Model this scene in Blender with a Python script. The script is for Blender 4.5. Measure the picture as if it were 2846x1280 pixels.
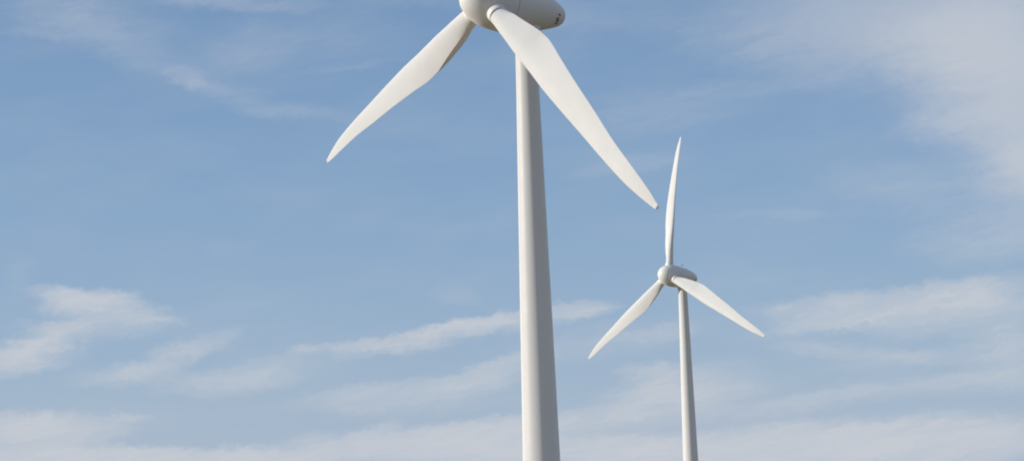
import bpy, bmesh, math
from mathutils import Vector, Matrix

# ---------------------------------------------------------------- camera, sky, sun, exposure
for o in list(bpy.data.objects):
    bpy.data.objects.remove(o)
SC = bpy.context.scene
COL = SC.collection
PI = math.pi
R = math.radians

FOC_PX, PITCH, ROLL = 5220.12, 7.2736, -2.0551
HUB_H, OVERHANG, TILT = 47.128, 4.518, 7.679
NEAR = dict(bear=0.6461, dist=183.915, yaw=54.788, az=132.666, pitch=0.0)
FAR = dict(bear=5.1439, dist=462.273, yaw=50.678, az=-0.967, pitch=4.608)
ST = [2.6, 4.0, 5.5, 7.0, 8.5, 10.0, 12.0, 15.0, 19.0, 23.0, 27.0, 31.0, 34.0, 35.5]
CHORD = [1.746, 2.082, 2.417, 2.749, 3.128, 3.402, 3.577, 3.44, 3.016, 2.542, 2.009, 1.584, 0.95, 0.4]
TWIST = [21.734, 19.124, 16.538, 14.287, 12.163, 10.072, 6.9, 3.0, 1.0, 0.8, 1.0, 1.2, 1.0, 0.8]
SWEEP = [0.093, -0.029, -0.106, -0.154, -0.16, -0.141, -0.173, -0.094, -0.025, 0.047, 0.174, 0.24, 0.195, 0.169]
BEND = [-0.028, -0.066, -0.069, -0.073, -0.078, -0.119, -0.175, -0.172, -0.3, -0.549, -0.836, -1.274, -1.773, -2.079]
EYE = Vector((0, 0, 1.7))
GROUND = -12.0            # the camera stands on a rise, the turbines on the lower field

cam_data = bpy.data.cameras.new('camera')
cam_data.sensor_width = 36.0
cam_data.lens = 36.0 * FOC_PX / 2846.0
cam_data.clip_start = 0.1
cam_data.clip_end = 60000
cam = bpy.data.objects.new('camera', cam_data)
COL.objects.link(cam)
fwd = Vector((0, math.cos(R(PITCH)), math.sin(R(PITCH))))
right0 = Vector((1, 0, 0))
up0 = right0.cross(fwd)
right = math.cos(R(ROLL)) * right0 + math.sin(R(ROLL)) * up0
up = -math.sin(R(ROLL)) * right0 + math.cos(R(ROLL)) * up0
mw = Matrix((right, up, -fwd)).transposed().to_4x4()
mw.translation = EYE
cam.matrix_world = mw
SC.camera = cam
cam_data.dof.use_dof = True                # the photograph is a little soft everywhere
cam_data.dof.focus_distance = 60.0
cam_data.dof.aperture_fstop = 5.6

SC.view_settings.view_transform = 'Standard'
SC.view_settings.look = 'None'
SC.view_settings.exposure = EXPOSURE = 0.0
SC.view_settings.gamma = 1.0
SC.view_settings.use_curve_mapping = False
SC.render.filter_size = 2.0
SC.cycles.filter_width = 2.0
SC.cycles.max_bounces = 6

SUN_EL, SUN_AZ = 15.0, -94.0               # degrees; azimuth from +Y towards +X: the sun stands to the left
sd = Vector((math.cos(R(SUN_EL)) * math.sin(R(SUN_AZ)), math.cos(R(SUN_EL)) * math.cos(R(SUN_AZ)), math.sin(R(SUN_EL))))
sun_data = bpy.data.lights.new('sun', 'SUN')
sun_data.energy = 5.0
sun_data.angle = R(0.6)
sun_data.color = (1.0, 0.955, 0.885)
sun = bpy.data.objects.new('sun', sun_data)
COL.objects.link(sun)
sun.rotation_euler = sd.to_track_quat('Z', 'Y').to_euler()
sun.location = (0, 0, 300)


class NT:
    """small helper around a node tree"""
    def __init__(self, tree):
        self.t = tree
        self.n = tree.nodes
        self.l = tree.links

    def put(self, sock, val):
        if isinstance(val, bpy.types.NodeSocket):
            self.l.new(val, sock)
        elif val is not None:
            sock.default_value = val

    def math(self, op, a, b=None, c=None, clamp=False):
        k = self.n.new('ShaderNodeMath')
        k.operation = op
        k.use_clamp = clamp
        for i, q in enumerate((a, b, c)):
            self.put(k.inputs[i], q)
        return k.outputs[0]

    def vmath(self, op, a, b=None, scale=None):
        k = self.n.new('ShaderNodeVectorMath')
        k.operation = op
        self.put(k.inputs[0], a)
        if b is not None:
            self.put(k.inputs[1], b)
        if scale is not None:
            self.put(k.inputs['Scale'], scale)
        return k.outputs['Value'] if op in ('LENGTH', 'DOT_PRODUCT', 'DISTANCE') else k.outputs[0]

    def mapping(self, v, loc=(0, 0, 0), rot=(0, 0, 0), sc=(1, 1, 1), kind='TEXTURE'):
        k = self.n.new('ShaderNodeMapping')
        k.vector_type = kind
        self.put(k.inputs['Vector'], v)
        k.inputs['Location'].default_value = loc
        k.inputs['Rotation'].default_value = rot
        k.inputs['Scale'].default_value = sc
        return k.outputs[0]

    def noise(self, v, scale, detail=4, rough=0.5, dist=0.0, dims='3D', color=False, w=None):
        k = self.n.new('ShaderNodeTexNoise')
        k.noise_dimensions = dims
        self.put(k.inputs['Vector'], v)
        k.inputs['Scale'].default_value = scale
        k.inputs['Detail'].default_value = detail
        k.inputs['Roughness'].default_value = rough
        k.inputs['Distortion'].default_value = dist
        return k.outputs['Color' if color else 'Fac']

    def remap(self, v, a, b, c=0.0, d=1.0, mode='SMOOTHSTEP'):
        k = self.n.new('ShaderNodeMapRange')
        k.interpolation_type = mode
        self.put(k.inputs['Value'], v)
        for nm, q in (('From Min', a), ('From Max', b), ('To Min', c), ('To Max', d)):
            k.inputs[nm].default_value = q
        return k.outputs[0]

    def mix(self, f, a, b, blend='MIX'):
        k = self.n.new('ShaderNodeMix')
        k.data_type = 'RGBA'
        k.blend_type = blend
        self.put(k.inputs['Factor'], f)
        self.put(k.inputs['A'], a)
        self.put(k.inputs['B'], b)
        return k.outputs['Result']


# ---- the sky: Nishita air with wisps of high cloud, all placed by compass bearing and height above the horizon
# each wisp: bearing, elevation, half length, half width (degrees), tilt (degrees), thickness, 1 = crisp upper edge / 2 = smooth veil
WISPS = [
    (-11.50, 12.86, 2.79, 0.53, -20, 0.10, 0),
    (-9.74, 11.98, 0.97, 0.32, -24, 0.15, 0),
    (-7.80, 11.34, 1.58, 0.34, -16, 0.07, 0),
    (-6.35, 11.00, 1.70, 0.22, -6, 0.08, 0),
    (-8.01, 12.99, 1.70, 0.73, 8, 0.10, 0),
    (-5.19, 13.32, 2.43, 0.73, -2, 0.06, 0),
    (-12.91, 13.96, 2.30, 0.67, -8, 0.16, 0),
    (-14.33, 13.34, 1.09, 0.17, -2, 0.10, 0),
    (-8.23, 14.34, 2.79, 0.24, -2, 0.14, 0),
    (-5.09, 12.36, 1.94, 0.15, 6, 0.07, 0),
    (-0.21, 14.27, 3.64, 0.24, -2, 0.08, 0),
    (-12.91, 5.55, 1.46, 0.49, -5, 0.95, 1),
    (-11.40, 5.05, 1.09, 0.32, -8, 0.36, 0),
    (-14.13, 4.37, 1.58, 0.61, 18, 0.46, 1),
    (-12.51, 4.75, 2.30, 0.36, 1, 0.36, 1),
    (-14.93, 3.92, 1.33, 0.49, 12, 0.62, 1),
    (-10.53, 4.80, 0.73, 0.12, -2, 0.16, 0),
    (-10.19, 3.81, 1.82, 0.32, 20, 0.36, 0),
    (-11.71, 3.23, 1.70, 0.32, 3, 0.30, 0),
    (-7.95, 3.28, 2.06, 0.49, 10, 0.22, 1),
    (-8.90, 2.95, 2.18, 0.32, 2, 0.26, 0),
    (-6.44, 3.93, 0.41, 0.22, 6, 0.34, 1),
    (-4.82, 3.93, 1.33, 0.27, 4, 0.44, 1),
    (-2.87, 4.26, 1.46, 0.35, 10, 0.75, 1),
    (-0.80, 4.58, 1.70, 0.34, 7, 0.85, 1),
    (1.88, 4.74, 1.33, 0.22, 7, 0.50, 0),
    (-3.77, 2.65, 2.67, 0.41, 5, 0.32, 1),
    (-0.98, 3.00, 1.82, 0.46, 14, 0.42, 1),
    (-3.66, 2.19, 3.64, 0.36, -0, 0.20, 0),
    (-14.36, 1.85, 2.30, 0.63, -2, 0.95, 1),
    (-11.72, 2.00, 0.73, 0.11, -0, 0.30, 0),
    (-13.34, 0.91, 5.34, 0.56, -2, 0.95, 1),
    (-7.99, 0.71, 3.40, 0.53, -2, 0.75, 1),
    (-6.20, 1.10, 0.97, 0.56, 4, 0.40, 1),
    (-2.97, 1.18, 2.91, 0.56, 4, 0.75, 1),
    (-4.52, 1.38, 0.73, 0.29, 18, 0.40, 1),
    (-0.55, 1.18, 1.94, 0.78, 8, 0.70, 1),
    (-0.70, 0.52, 3.88, 0.49, -2, 0.60, 0),
    (2.11, 1.50, 1.94, 0.61, 4, 0.46, 1),
    (3.52, 0.61, 3.40, 0.73, 2, 0.60, 1),
    (4.55, 2.19, 2.06, 0.78, 6, 0.50, 1),
    (4.10, 2.81, 0.97, 0.53, -2, 0.40, 1),
    (6.00, 2.31, 1.94, 0.73, -2, 0.26, 0),
    (2.45, 3.78, 2.43, 0.49, 8, 0.16, 0),
    (4.27, 4.01, 1.46, 0.24, 6, 0.24, 0),
    (8.28, 0.46, 5.09, 1.09, 1, 0.80, 1),
    (12.37, 0.64, 3.88, 0.97, -2, 0.74, 1),
    (10.29, 4.69, 1.33, 0.53, -0, 0.46, 1),
    (12.39, 4.64, 1.82, 0.73, 10, 0.62, 1),
    (9.55, 4.25, 2.30, 0.44, -5, 0.34, 0),
    (8.95, 3.96, 1.70, 0.27, 2, 0.30, 0),
    (14.12, 4.66, 1.94, 0.97, 4, 0.46, 1),
    (9.97, 3.22, 2.67, 0.24, -8, 0.20, 0),
    (13.04, 2.13, 3.64, 0.36, 2, 0.26, 0),
    (8.35, 1.74, 2.91, 0.36, 8, 0.26, 1),
    (11.93, 2.89, 3.15, 0.27, 4, 0.14, 0),
    (14.70, 2.99, 1.46, 0.85, -2, 0.30, 0),
    (8.15, 4.56, 0.49, 0.11, 8, 0.22, 0),
    (11.63, 13.12, 4.37, 1.46, -8, 0.34, 2),
    (15.28, 11.51, 3.27, 2.67, -32, 0.62, 2),
    (14.26, 11.95, 2.43, 1.46, -12, 0.16, 0),
    (12.84, 11.72, 2.91, 0.97, -28, 0.14, 0),
    (15.65, 8.55, 1.58, 1.94, -2, 0.34, 2),
    (15.41, 8.40, 1.09, 0.73, -2, 0.30, 0),
    (13.77, 9.76, 1.82, 0.53, 4, 0.24, 0),
    (8.45, 12.40, 4.00, 0.97, -16, 0.16, 0),
    (4.94, 10.57, 2.79, 0.56, 4, 0.10, 0),
    (1.63, 13.73, 2.43, 0.49, -8, 0.08, 0),
    (6.20, 11.22, 4.00, 0.29, 2, 0.07, 0),
    (3.41, 9.07, 1.82, 0.27, 6, 0.10, 0),
    (8.42, 7.37, 2.06, 0.17, -2, 0.10, 0),
    (12.59, 7.83, 3.15, 0.73, -10, 0.12, 0),
    (14.23, 6.31, 2.43, 0.73, -2, 0.20, 0),
    (-8.72, 7.01, 0.73, 0.24, -2, 0.06, 0),
    (-1.75, 5.38, 0.73, 0.29, -2, 0.08, 0),
    (-14.92, 6.14, 0.49, 0.73, -2, 0.06, 0),
]
world = bpy.data.worlds.new('World')
SC.world = world
world.use_nodes = True
w = NT(world.node_tree)
w.n.clear()
sky = w.n.new('ShaderNodeTexSky')
sky.sky_type = 'NISHITA'
sky.sun_disc = False
sky.sun_elevation = R(SUN_EL)
sky.sun_rotation = R(SUN_AZ)
sky.altitude = 100
sky.air_density = 1.0
sky.dust_density = 1.0
sky.ozone_density = 2.0
tc = w.n.new('ShaderNodeTexCoord').outputs['Generated']
sep = w.n.new('ShaderNodeSeparateXYZ')
w.put(sep.inputs[0], tc)
az = w.math('MULTIPLY', w.math('ARCTAN2', sep.outputs[0], sep.outputs[1]), 180 / PI)
el = w.math('MULTIPLY', w.math('ARCSINE', sep.outputs[2]), 180 / PI)
comb = w.n.new('ShaderNodeCombineXYZ')
w.put(comb.inputs[0], az)
w.put(comb.inputs[1], el)
P = comb.outputs[0]
# ragged edges: push the coordinates about with noise, mostly along the wind
big = w.vmath('SUBTRACT', w.noise(w.mapping(P, sc=(1.7, 0.8, 1), rot=(0, 0, R(7))), 0.9, 5, 0.6, color=True), (0.5, 0.5, 0.5))
fine = w.vmath('SUBTRACT', w.noise(w.mapping(P, sc=(1.0, 0.6, 1)), 2.6, 5, 0.65, color=True), (0.5, 0.5, 0.5))
Pw = w.vmath('ADD', P, w.vmath('ADD', w.vmath('MULTIPLY', big, (1.7, 0.6, 0)), w.vmath('MULTIPLY', fine, (0.9, 0.42, 0))))
total = smooth = None
for a, e, L, W_, t, I, crisp in WISPS:
    q = w.mapping(Pw, loc=(a, e, 0), rot=(0, 0, R(t)), sc=(L * 1.45, W_ * 1.55, 1))
    if crisp == 1:                                # steep upper edge, feathered underside
        hi = w.vmath('MULTIPLY', q, (1, 1.9, 0))
        lo = w.vmath('MULTIPLY', q, (1, -0.85, 0))
        q = w.vmath('MAXIMUM', hi, lo)
    m = w.remap(w.vmath('LENGTH', q), 1.0, 0.0, 0.0, I)
    if crisp == 2:                              # an even veil without fibres
        smooth = m if smooth is None else w.math('ADD', smooth, m)
    else:
        total = m if total is None else w.math('ADD', total, m)
# fibres inside the cloud, and a loose cirrus veil in the parts of the sky the wisps do not describe
fib = w.noise(w.mapping(Pw, sc=(2.6, 0.42, 1), rot=(0, 0, R(9))), 1.0, 6, 0.6, 0.3)
fib2 = w.noise(w.mapping(P, sc=(5.0, 1.6, 1), rot=(0, 0, R(4))), 1.0, 4, 0.55)
veil = w.remap(fib2, 0.36, 0.85, 0.0, 0.20)
outside = w.math('MAXIMUM', w.remap(w.math('ABSOLUTE', az), 17.0, 26.0), w.remap(el, 16.5, 22.0))
veil = w.math('MULTIPLY', veil, w.math('ADD', 0.4, w.math('MULTIPLY', outside, 4.6)))
low = w.remap(el, 4.0, 0.0, 0.0, 0.04)
strand = w.noise(w.mapping(Pw, sc=(1.5, 0.16, 1), rot=(0, 0, R(11))), 1.0, 5, 0.65, 0.2)
dens = w.math('MULTIPLY', total, w.math('MULTIPLY', w.remap(fib, 0.28, 0.72, 0.55, 1.35, 'LINEAR'), w.remap(strand, 0.25, 0.75, 0.6, 1.4, 'LINEAR')))
dens = w.math('ADD', w.math('ADD', dens, veil), w.math('ADD', low, smooth))
# soft shoulder so that overlapping wisps do not add up to a solid sheet
cover = w.math('SUBTRACT', 1.0, w.math('POWER', 2.71828, w.math('MULTIPLY', dens, -1.75)))
SKY_GAIN = 0.10
air = w.vmath('SCALE', sky.outputs[0], scale=SKY_GAIN)
# the clear blue between the clouds, paler towards the horizon, over the physical sky
ramp = w.n.new('ShaderNodeValToRGB')
w.put(ramp.inputs[0], w.math('DIVIDE', el, 90.0, clamp=True))
cr = ramp.color_ramp
cr.interpolation = 'B_SPLINE'
cr.elements[0].position = 0.0
cr.elements[0].color = (0.41, 0.53, 0.70, 1)
cr.elements[1].position = 1.0
cr.elements[1].color = (0.08, 0.15, 0.30, 1)
for p_, c_ in ((0.03, (0.355, 0.485, 0.665, 1)), (0.07, (0.28, 0.425, 0.63, 1)), (0.13, (0.215, 0.36, 0.585, 1)), (0.20, (0.165, 0.285, 0.49, 1)), (0.45, (0.11, 0.20, 0.38, 1))):
    k = cr.elements.new(p_)
    k.color = c_
sky_col = w.mix(0.82, air, ramp.outputs[0])
cloud_col = (0.585, 0.61, 0.655, 1)
final = w.mix(cover, sky_col, cloud_col)
bg = w.n.new('ShaderNodeBackground')
w.put(bg.inputs['Color'], final)
bg.inputs['Strength'].default_value = 1.0
wo = w.n.new('ShaderNodeOutputWorld')
w.l.new(bg.outputs[0], wo.inputs['Surface'])
world.cycles.sampling_method = 'MANUAL'
world.cycles.sample_map_resolution = 512


# ---------------------------------------------------------------- helpers
def mesh_obj(name, bm, mat, parent=None, loc=None, rot=None, sharp=40):
    me = bpy.data.meshes.new(name)
    bmesh.ops.recalc_face_normals(bm, faces=bm.faces)
    bm.to_mesh(me)
    bm.free()
    for p in me.polygons:
        p.use_smooth = True
    me.set_sharp_from_angle(angle=R(sharp))
    me.materials.append(mat)
    o = bpy.data.objects.new(name, me)
    COL.objects.link(o)
    if parent:
        o.parent = parent
    if loc is not None or rot is not None:
        m = rot.to_4x4() if rot is not None else Matrix()
        m.translation = loc if loc is not None else Vector()
        o.matrix_local = m
    return o


def loft(bm, rings, cap0=True, cap1=True):
    """rings: lists of Vectors of equal length"""
    vs = [[bm.verts.new(p) for p in ring] for ring in rings]
    n = len(vs[0])
    for a, b in zip(vs, vs[1:]):
        for i in range(n):
            bm.faces.new((a[i], a[(i + 1) % n], b[(i + 1) % n], b[i]))
    if cap0:
        bm.faces.new(vs[0][::-1])
    if cap1:
        bm.faces.new(vs[-1])
    return vs


def lathe(bm, prof, seg=96, cap0=True, cap1=True):
    """prof: (z, radius, centre offset in y)"""
    rings = []
    for q in prof:
        z, r = q[0], max(q[1], 1e-3)
        cy = q[2] if len(q) > 2 else 0
        rings.append([Vector((r * math.cos(2 * PI * i / seg), cy + r * math.sin(2 * PI * i / seg), z)) for i in range(seg)])
    return loft(bm, rings, cap0, cap1)


def cubic(xs, ys, x):
    """monotone (Fritsch-Carlson) interpolation"""
    n = len(xs)
    d = [(ys[i + 1] - ys[i]) / (xs[i + 1] - xs[i]) for i in range(n - 1)]
    m = [d[0]] + [0 if d[i - 1] * d[i] <= 0 else 2 * d[i - 1] * d[i] / (d[i - 1] + d[i]) for i in range(1, n - 1)] + [d[-1]]
    if x <= xs[0]:
        return ys[0]
    if x >= xs[-1]:
        return ys[-1]
    i = max(k for k in range(n - 1) if xs[k] <= x)
    h = xs[i + 1] - xs[i]
    t = (x - xs[i]) / h
    return ((2 * t ** 3 - 3 * t * t + 1) * ys[i] + (t ** 3 - 2 * t * t + t) * h * m[i]
            + (-2 * t ** 3 + 3 * t * t) * ys[i + 1] + (t ** 3 - t * t) * h * m[i + 1])


def lin(xs, ys, x):
    if x <= xs[0]:
        return ys[0]
    for i in range(len(xs) - 1):
        if x <= xs[i + 1]:
            t = (x - xs[i]) / (xs[i + 1] - xs[i])
            return ys[i] * (1 - t) + ys[i + 1] * t
    return ys[-1]


# ---------------------------------------------------------------- materials
def paint(name, base, rough=0.42, dirt=0.10, streak=(1, 1, 0.06), scale=1.6, coat=0.15, grain=1.0):
    """gel-coat paint: faint run-off streaks, soft blotches, small gloss changes"""
    m = bpy.data.materials.new(name)
    m.use_nodes = True
    t = NT(m.node_tree)
    b = t.n['Principled BSDF']
    pos = t.n.new('ShaderNodeTexCoord').outputs['Object']
    a = t.noise(t.mapping(pos, sc=streak, kind='POINT'), scale, 6, 0.6)
    c = t.noise(pos, 0.45, 4, 0.55)
    f = t.math('ADD', t.math('MULTIPLY', t.remap(a, 0.45, 0.8), 0.7), t.math('MULTIPLY', t.remap(c, 0.4, 0.75), 0.5), clamp=True)
    dark = tuple(q * (1 - dirt * k) for q, k in zip(base, (1.0, 1.06, 1.2))) + (1,)
    t.put(b.inputs['Base Color'], t.mix(f, tuple(base) + (1,), dark))
    t.put(b.inputs['Roughness'], t.remap(c, 0.2, 0.8, rough - 0.03, rough + 0.04))
    b.inputs['Coat Weight'].default_value = coat
    b.inputs['Coat Roughness'].default_value = 0.35
    b.inputs['Specular IOR Level'].default_value = 0.3
    b.inputs['Diffuse Roughness'].default_value = grain
    return m


M_TOWER = paint('tower paint', (0.82, 0.80, 0.765), 0.5, 0.03, (1, 1, 0.05), 1.5, coat=0.0)
M_SHELL = paint('nacelle shell', (0.74, 0.72, 0.68), 0.5, 0.06, (1, 1, 1), 0.8, coat=0.0, grain=0.3)
M_BLADE = paint('blade gel coat', (0.80, 0.785, 0.755), 0.62, 0.02, (1, 1, 0.08), 1.4, coat=0.0)
M_SEAM = paint('rubber seal', (0.10, 0.10, 0.095), 0.8, 0.1, coat=0)
M_METAL = paint('galvanised metal', (0.30, 0.31, 0.32), 0.5, 0.15, coat=0)
M_LAMP = paint('lamp glass', (0.62, 0.60, 0.58), 0.2, 0.02)
M_DARK = paint('dark lettering', (0.07, 0.07, 0.08), 0.5, 0.05, coat=0)
M_RED = paint('red lettering', (0.45, 0.03, 0.035), 0.5, 0.05, coat=0)
M_CONC = paint('concrete', (0.36, 0.35, 0.33), 0.85, 0.2, (1, 1, 1), 2.0, coat=0)


# ---------------------------------------------------------------- ground: one field reaching the horizon
gm = bpy.data.materials.new('stubble field')
gm.use_nodes = True
g = NT(gm.node_tree)
gb = g.n['Principled BSDF']
gp = g.n.new('ShaderNodeTexCoord').outputs['Object']
g1 = g.noise(gp, 0.004, 6, 0.6)
g2 = g.noise(g.mapping(gp, sc=(1, 0.15, 1), rot=(0, 0, 0.5), kind='POINT'), 1.3, 8, 0.7)
gc = g.mix(g.remap(g1, 0.42, 0.6), (0.175, 0.12, 0.055, 1), (0.12, 0.10, 0.04, 1))
gc = g.mix(g.math('MULTIPLY', g2, 0.5), gc, (0.23, 0.165, 0.085, 1))
g.put(gb.inputs['Base Color'], gc)
gb.inputs['Roughness'].default_value = 0.95
gbp = g.n.new('ShaderNodeBump')
gbp.inputs['Strength'].default_value = 0.6
gbp.inputs['Distance'].default_value = 0.2
g.put(gbp.inputs['Height'], g2)
g.l.new(gbp.outputs[0], gb.inputs['Normal'])
bm = bmesh.new()
def ground_z(r):
    s = lambda a, b, x: (lambda q: q * q * (3 - 2 * q))(min(1, max(0, (x - a) / (b - a))))
    return GROUND * s(12, 120, r) - 320 * s(700, 9000, r)      # a rise at the camera, then a field that falls away to the plain
ringsr = [0, 6, 12, 20, 30, 40, 50, 60, 70, 80, 90, 100, 110, 120, 300, 700, 1000, 1500, 2000, 2500, 3000, 4000, 5000, 6000, 7000, 8000, 9000, 20000, 40000]
prev = None
c0 = bm.verts.new((0, 0, 0))
for rr in ringsr[1:]:
    ring = [bm.verts.new((rr * math.cos(2 * PI * i / 96), rr * math.sin(2 * PI * i / 96), ground_z(rr))) for i in range(96)]
    for i in range(96):
        j = (i + 1) % 96
        if prev is None:
            bm.faces.new((c0, ring[i], ring[j]))
        else:
            bm.faces.new((prev[i], ring[i], ring[j], prev[j]))
    prev = ring
ground = mesh_obj('ground', bm, gm)
ground['kind'] = 'structure'


# ---------------------------------------------------------------- wind turbine
# turbine frame: origin at the tower base, X = side, -Y = where the nose points, Z up
SHELL = [(-2.12, 2.60, .02), (-2.6, 2.58, .03), (-3.4, 2.50, .06), (-4.2, 2.38, .14), (-5.0, 2.23, .24), (-5.8, 2.04, .34), (-6.6, 1.83, .43),
         (-7.3, 1.60, .49), (-8.0, 1.34, .53), (-8.5, 1.11, .54), (-8.85, .88, .54), (-9.05, .66, .53), (-9.18, .40, .53), (-9.22, .0, .53)]
SPIN = [(3.02, .0), (2.99, .32), (2.88, .72), (2.68, 1.10), (2.38, 1.47), (1.98, 1.80), (1.5, 2.08), (.95, 2.33), (.35, 2.52), (-.3, 2.62),
        (-1.0, 2.66), (-1.6, 2.66), (-2.04, 2.64)]


def densify(prof, n=6):
    xs = [-q[0] for q in prof]
    out = []
    # parametrise by running length so that the blunt ends stay round
    s = [0.0]
    for a, b in zip(prof, prof[1:]):
        s.append(s[-1] + math.hypot(a[0] - b[0], a[1] - b[1]))
    cols = list(zip(*prof))
    for i in range(len(prof) - 1):
        for k in range(n):
            x = s[i] + (s[i + 1] - s[i]) * k / n
            out.append(tuple(cubic(s, c, x) for c in cols))
    out.append(tuple(prof[-1]))
    return out


def shell_ring(a, r, cy, seg=96, grow=0.0):
    """cross section of the rear nacelle, a touch flatter underneath"""
    ring = []
    for i in range(seg):
        f = 2 * PI * i / seg
        x, y = (r + grow) * math.cos(f), (r + grow) * math.sin(f)
        ring.append(Vector((x, cy + y, a)))
    return ring


def shell_point(a, phi, grow):
    s = [-q[0] for q in SHELL]
    r = cubic(s, [q[1] for q in SHELL], -a) + grow
    cy = cubic(s, [q[2] for q in SHELL], -a)
    return Vector((r * math.cos(phi), cy + r * math.sin(phi), a))


def airfoil_ring(r, pitch, m=56):
    c = cubic(ST, CHORD, r)
    th = R(cubic(ST, TWIST, r) + pitch)
    s, b = cubic(ST, SWEEP, r), cubic(ST, BEND, r)
    tk = lin([2.6, 5, 8, 12, 16, 22, 35.5], [1, .62, .42, .30, .24, .2, .16], r)
    w_ = lin([2.6, 3.0, 5.5], [1, 1, 0], r)
    ax = lin([2.6, 10, 35.5], [.5, .33, .30], r)
    ring = []
    for i in range(m):
        u = 2 * PI * i / m
        x = (1 - math.cos(u)) / 2
        y = 5 * (.2969 * math.sqrt(x) - .126 * x - .3516 * x * x + .2843 * x ** 3 - .1015 * x ** 4) * (1 if u < PI else -1)
        fb = lin([2.6, 3.4, 5.0, 6.5, 8.0, 10.5], [0, .30, .40, .30, .20, 0], r)   # blunt trailing face near the root
        if fb > 0:
            y = y + (1 if u < PI else -1) * (fb / max(tk, .01)) * .5 * x ** 1.5 * (0 if i == m // 2 else 1)
        y = y + (0.35 * 0.12 * 4 * x * (1 - x) * (-1) / max(tk, .3) * .3)       # slight camber, hollow on the windward side
        yy = ((1 - w_) * y + w_ * .5 * math.sin(u)) * tk
        X, Y = (ax - x) * c, yy * c
        t = X * math.cos(th) - Y * math.sin(th) + s
        n = X * math.sin(th) + Y * math.cos(th) + b
        ring.append(Vector((t, n, r)))          # x = leading way, y = upwind, z = along the blade
    return ring


def blade_mesh(pitch):
    bm = bmesh.new()
    rs = [3.02 + i * 0.28 for i in range(42)]
    rs += [14.9 + i * 0.45 for i in range(45)]
    rs = [q for q in rs if q < 34.9] + [34.95, 35.15]
    rings = [airfoil_ring(q, pitch) for q in rs]
    # tip: short winglet bent back downwind
    base = rings[-1]
    ctr = sum(base, Vector()) / len(base)
    for dz, dn, sc in ((.14, -.01, .95), (.26, -.03, .90), (.33, -.07, .84), (.36, -.12, .70), (.37, -.16, .40)):
        rings.append([ctr + (p - ctr) * sc + Vector((0, dn, dz)) for p in base])
    loft(bm, rings)
    return bm


TOWER_R = [(-12, 2.08), (-6, 1.98), (0, 1.87), (2.5, 1.82), (10.9, 1.67), (19.3, 1.52), (26.5, 1.385), (33.7, 1.255), (39.5, 1.145), (43.45, 1.09)]


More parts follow.
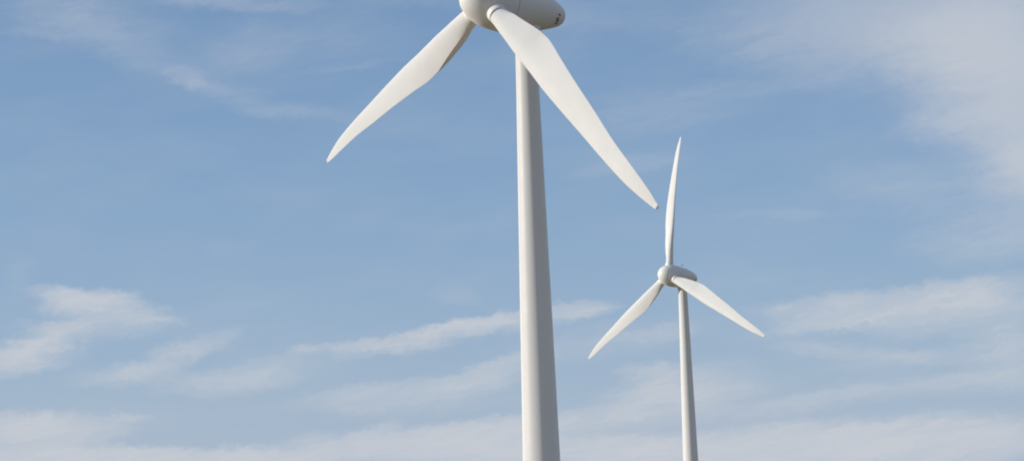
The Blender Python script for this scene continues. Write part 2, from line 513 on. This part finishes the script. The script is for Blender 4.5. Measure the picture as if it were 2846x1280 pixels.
def make_turbine(P, label):
    b = R(P['bear'])
    root = bpy.data.objects.new('wind_turbine', None)
    COL.objects.link(root)
    root.location = (P['dist'] * math.sin(b), P['dist'] * math.cos(b), GROUND)
    root.rotation_euler = (0, 0, -R(P['yaw']))
    root.empty_display_size = 5
    root['label'] = label
    root['category'] = 'wind turbine'
    root['group'] = 'white three-bladed wind turbines'

    # foundation and tower
    bm = bmesh.new()
    lathe(bm, [(-.4, 3.9), (.22, 3.9), (.28, 3.84), (.30, 2.3)], 64)
    mesh_obj('foundation', bm, M_CONC, root)
    bm = bmesh.new()
    prof = []
    hs = [q[0] for q in TOWER_R]
    rr = [q[1] for q in TOWER_R]
    z = .30
    lv = sorted(set([GROUND + .30 + i * .75 for i in range(74)] + [43.45]))
    lv = [q for q in lv if q <= 43.45]
    for zz in lv:
        prof.append((zz, cubic(hs, rr, zz)))
    prof.sort()
    lathe(bm, [(z_ - GROUND, r_) for z_, r_ in prof], 128)
    tower = mesh_obj('tower', bm, M_TOWER, root, sharp=60)
    bm = bmesh.new()                               # door with three steps, low on the side away from the wind
    bmesh.ops.create_cube(bm, size=1, matrix=Matrix.Translation((0, 2.04, 1.75)) @ Matrix.Diagonal((.9, .12, 2.0, 1)))
    bmesh.ops.bevel(bm, geom=bm.edges[:], offset=.03, segments=2, affect='EDGES')
    mesh_obj('door', bm, M_METAL, tower)

    # frame of the tilted shaft: z = nose, y = up, x = side
    tl = R(TILT)
    n = Vector((0, -math.cos(tl), math.sin(tl)))
    sd_ = Vector((1, 0, 0))                        # z cross n for a nose along -Y
    upv = n.cross(sd_)
    shaft = Matrix((sd_, upv, n)).transposed()
    hub = Vector((0, 0, HUB_H - GROUND)) + n * OVERHANG

    bm = bmesh.new()
    prof = densify(SHELL)
    rings = [shell_ring(*q) for q in prof]
    lead = [shell_ring(-2.12, 2.30, 0)] + [shell_ring(-2.12, 2.56, .01)]
    loft(bm, lead + rings)
    nac = mesh_obj('nacelle', bm, M_SHELL, root, hub, shaft, sharp=50)
    # neck that flows from the nacelle down on to the tower top, plumb over the tower
    bm = bmesh.new()
    lathe(bm, [(z_ - GROUND, r_) for z_, r_ in ((43.40, 1.04), (43.50, 1.05), (43.9, 1.09), (44.3, 1.14), (44.6, 1.20), (44.9, 1.30), (45.2, 1.45), (45.5, 1.5))], 96)
    inv = (Matrix.Translation(hub) @ shaft.to_4x4()).inverted()
    bmesh.ops.transform(bm, matrix=inv, verts=bm.verts)
    mesh_obj('yaw_neck', bm, M_SHELL, nac, sharp=60)
    # weather mast and obstruction lamp on the roof
    top = shell_point(-4.3, PI / 2, 0)
    bm = bmesh.new()
    def rod(a, c, r1, r2, seg=10):
        d = (c - a)
        q = d.to_track_quat('Z', 'Y').to_matrix()
        e1, e2 = q @ Vector((1, 0, 0)), q @ Vector((0, 1, 0))
        loft(bm, [[p + (e1 * math.cos(2 * PI * i / seg) + e2 * math.sin(2 * PI * i / seg)) * r_ for i in range(seg)] for p, r_ in ((a, r1), (c, r2))])
    rod(top - Vector((0, .1, 0)), top + Vector((0, .62, 0)), .05, .04)
    rod(top + Vector((-.28, .55, 0)), top + Vector((.28, .55, 0)), .03, .03)
    for sx in (-.28, .28):
        rod(top + Vector((sx, .53, 0)), top + Vector((sx, .78, 0)), .05, .05)
        rod(top + Vector((sx, .78, 0)), top + Vector((sx, .90, 0)), .16, .11)
    mesh_obj('weather_mast', bm, M_METAL, nac)
    top = shell_point(-5.35, PI / 2, 0)
    bm = bmesh.new()
    rod(top - Vector((0, .12, 0)), top + Vector((0, .20, 0)), .13, .13, 20)
    rod(top + Vector((0, .20, 0)), top + Vector((0, .40, 0)), .16, .12, 20)
    mesh_obj('warning_lamp', bm, M_LAMP, nac)
    # lettering on the flank near the tail, too small to read: dark strokes with a red mark below
    def patch(name, mat, quads):
        bm = bmesh.new()
        for a0, a1, p0, p1 in quads:
            na, np_ = 4, 6
            grid = [[bm.verts.new(shell_point(a0 + (a1 - a0) * i / na, p0 + (p1 - p0) * j / np_, .012)) for j in range(np_ + 1)] for i in range(na + 1)]
            for i in range(na):
                for j in range(np_):
                    bm.faces.new((grid[i][j], grid[i + 1][j], grid[i + 1][j + 1], grid[i][j + 1]))
        return mesh_obj(name, bm, mat, nac)
    D = math.radians
    patch('lettering', M_DARK, LETTERS)
    patch('lettering', M_RED, RED_MARK)

    bm = bmesh.new()
    prof = densify(SPIN) + [(-2.06, 2.60, ), (-2.06, 2.2)]
    lathe(bm, [(q[0], q[1]) for q in prof], 128)
    hubo = mesh_obj('hub', bm, M_SHELL, root, hub, shaft, sharp=50)
    bm = bmesh.new()
    lathe(bm, [(-2.0, 2.50), (-2.25, 2.50)], 96)
    mesh_obj('seal_ring', bm, M_SEAM, hubo)

    for k in range(3):
        a = R(P['az'] + 120 * k)
        # blade frame in the shaft frame: z' = radial, x' = leading way, y' = upwind
        d = Vector((math.sin(a), math.cos(a), 0))
        t = Vector((math.cos(a), -math.sin(a), 0))
        nn = Vector((0, 0, 1))
        rot = Matrix((t, nn, d)).transposed()
        full = shaft @ rot
        bl = mesh_obj('blade', blade_mesh(P['pitch']), M_BLADE, root, hub, full, sharp=55)
        bm = bmesh.new()
        lathe(bm, [(1.6, 1.02), (2.35, 1.0), (2.72, .975), (2.90, .965), (2.975, .945), (3.0, .90), (3.0, .80)], 64)
        mesh_obj('blade_collar', bm, M_SHELL, hubo, Vector(), rot, sharp=50)
        bm = bmesh.new()
        lathe(bm, [(2.9, .855), (3.04, .855)], 48)
        mesh_obj('seal_ring', bm, M_SEAM, bl)
    return root


D_ = math.radians
LETTERS = [(-7.98, -7.66, D_(-15), D_(-8)), (-7.98, -7.90, D_(-21), D_(-15)),
           (-7.92, -7.46, D_(-28), D_(-24)), (-7.92, -7.46, D_(-35), D_(-31)), (-7.74, -7.62, D_(-31), D_(-28)),
           (-8.00, -7.56, D_(-42), D_(-38)), (-8.00, -7.90, D_(-38), D_(-35)), (-7.70, -7.58, D_(-38), D_(-35))]
RED_MARK = [(-7.96, -7.58, D_(-54), D_(-46))]

near = make_turbine(NEAR, 'largest white wind turbine, nacelle cut off by the top edge, thick central tower')
far = make_turbine(FAR, 'smaller white wind turbine farther back, whole rotor in view, one blade pointing up')
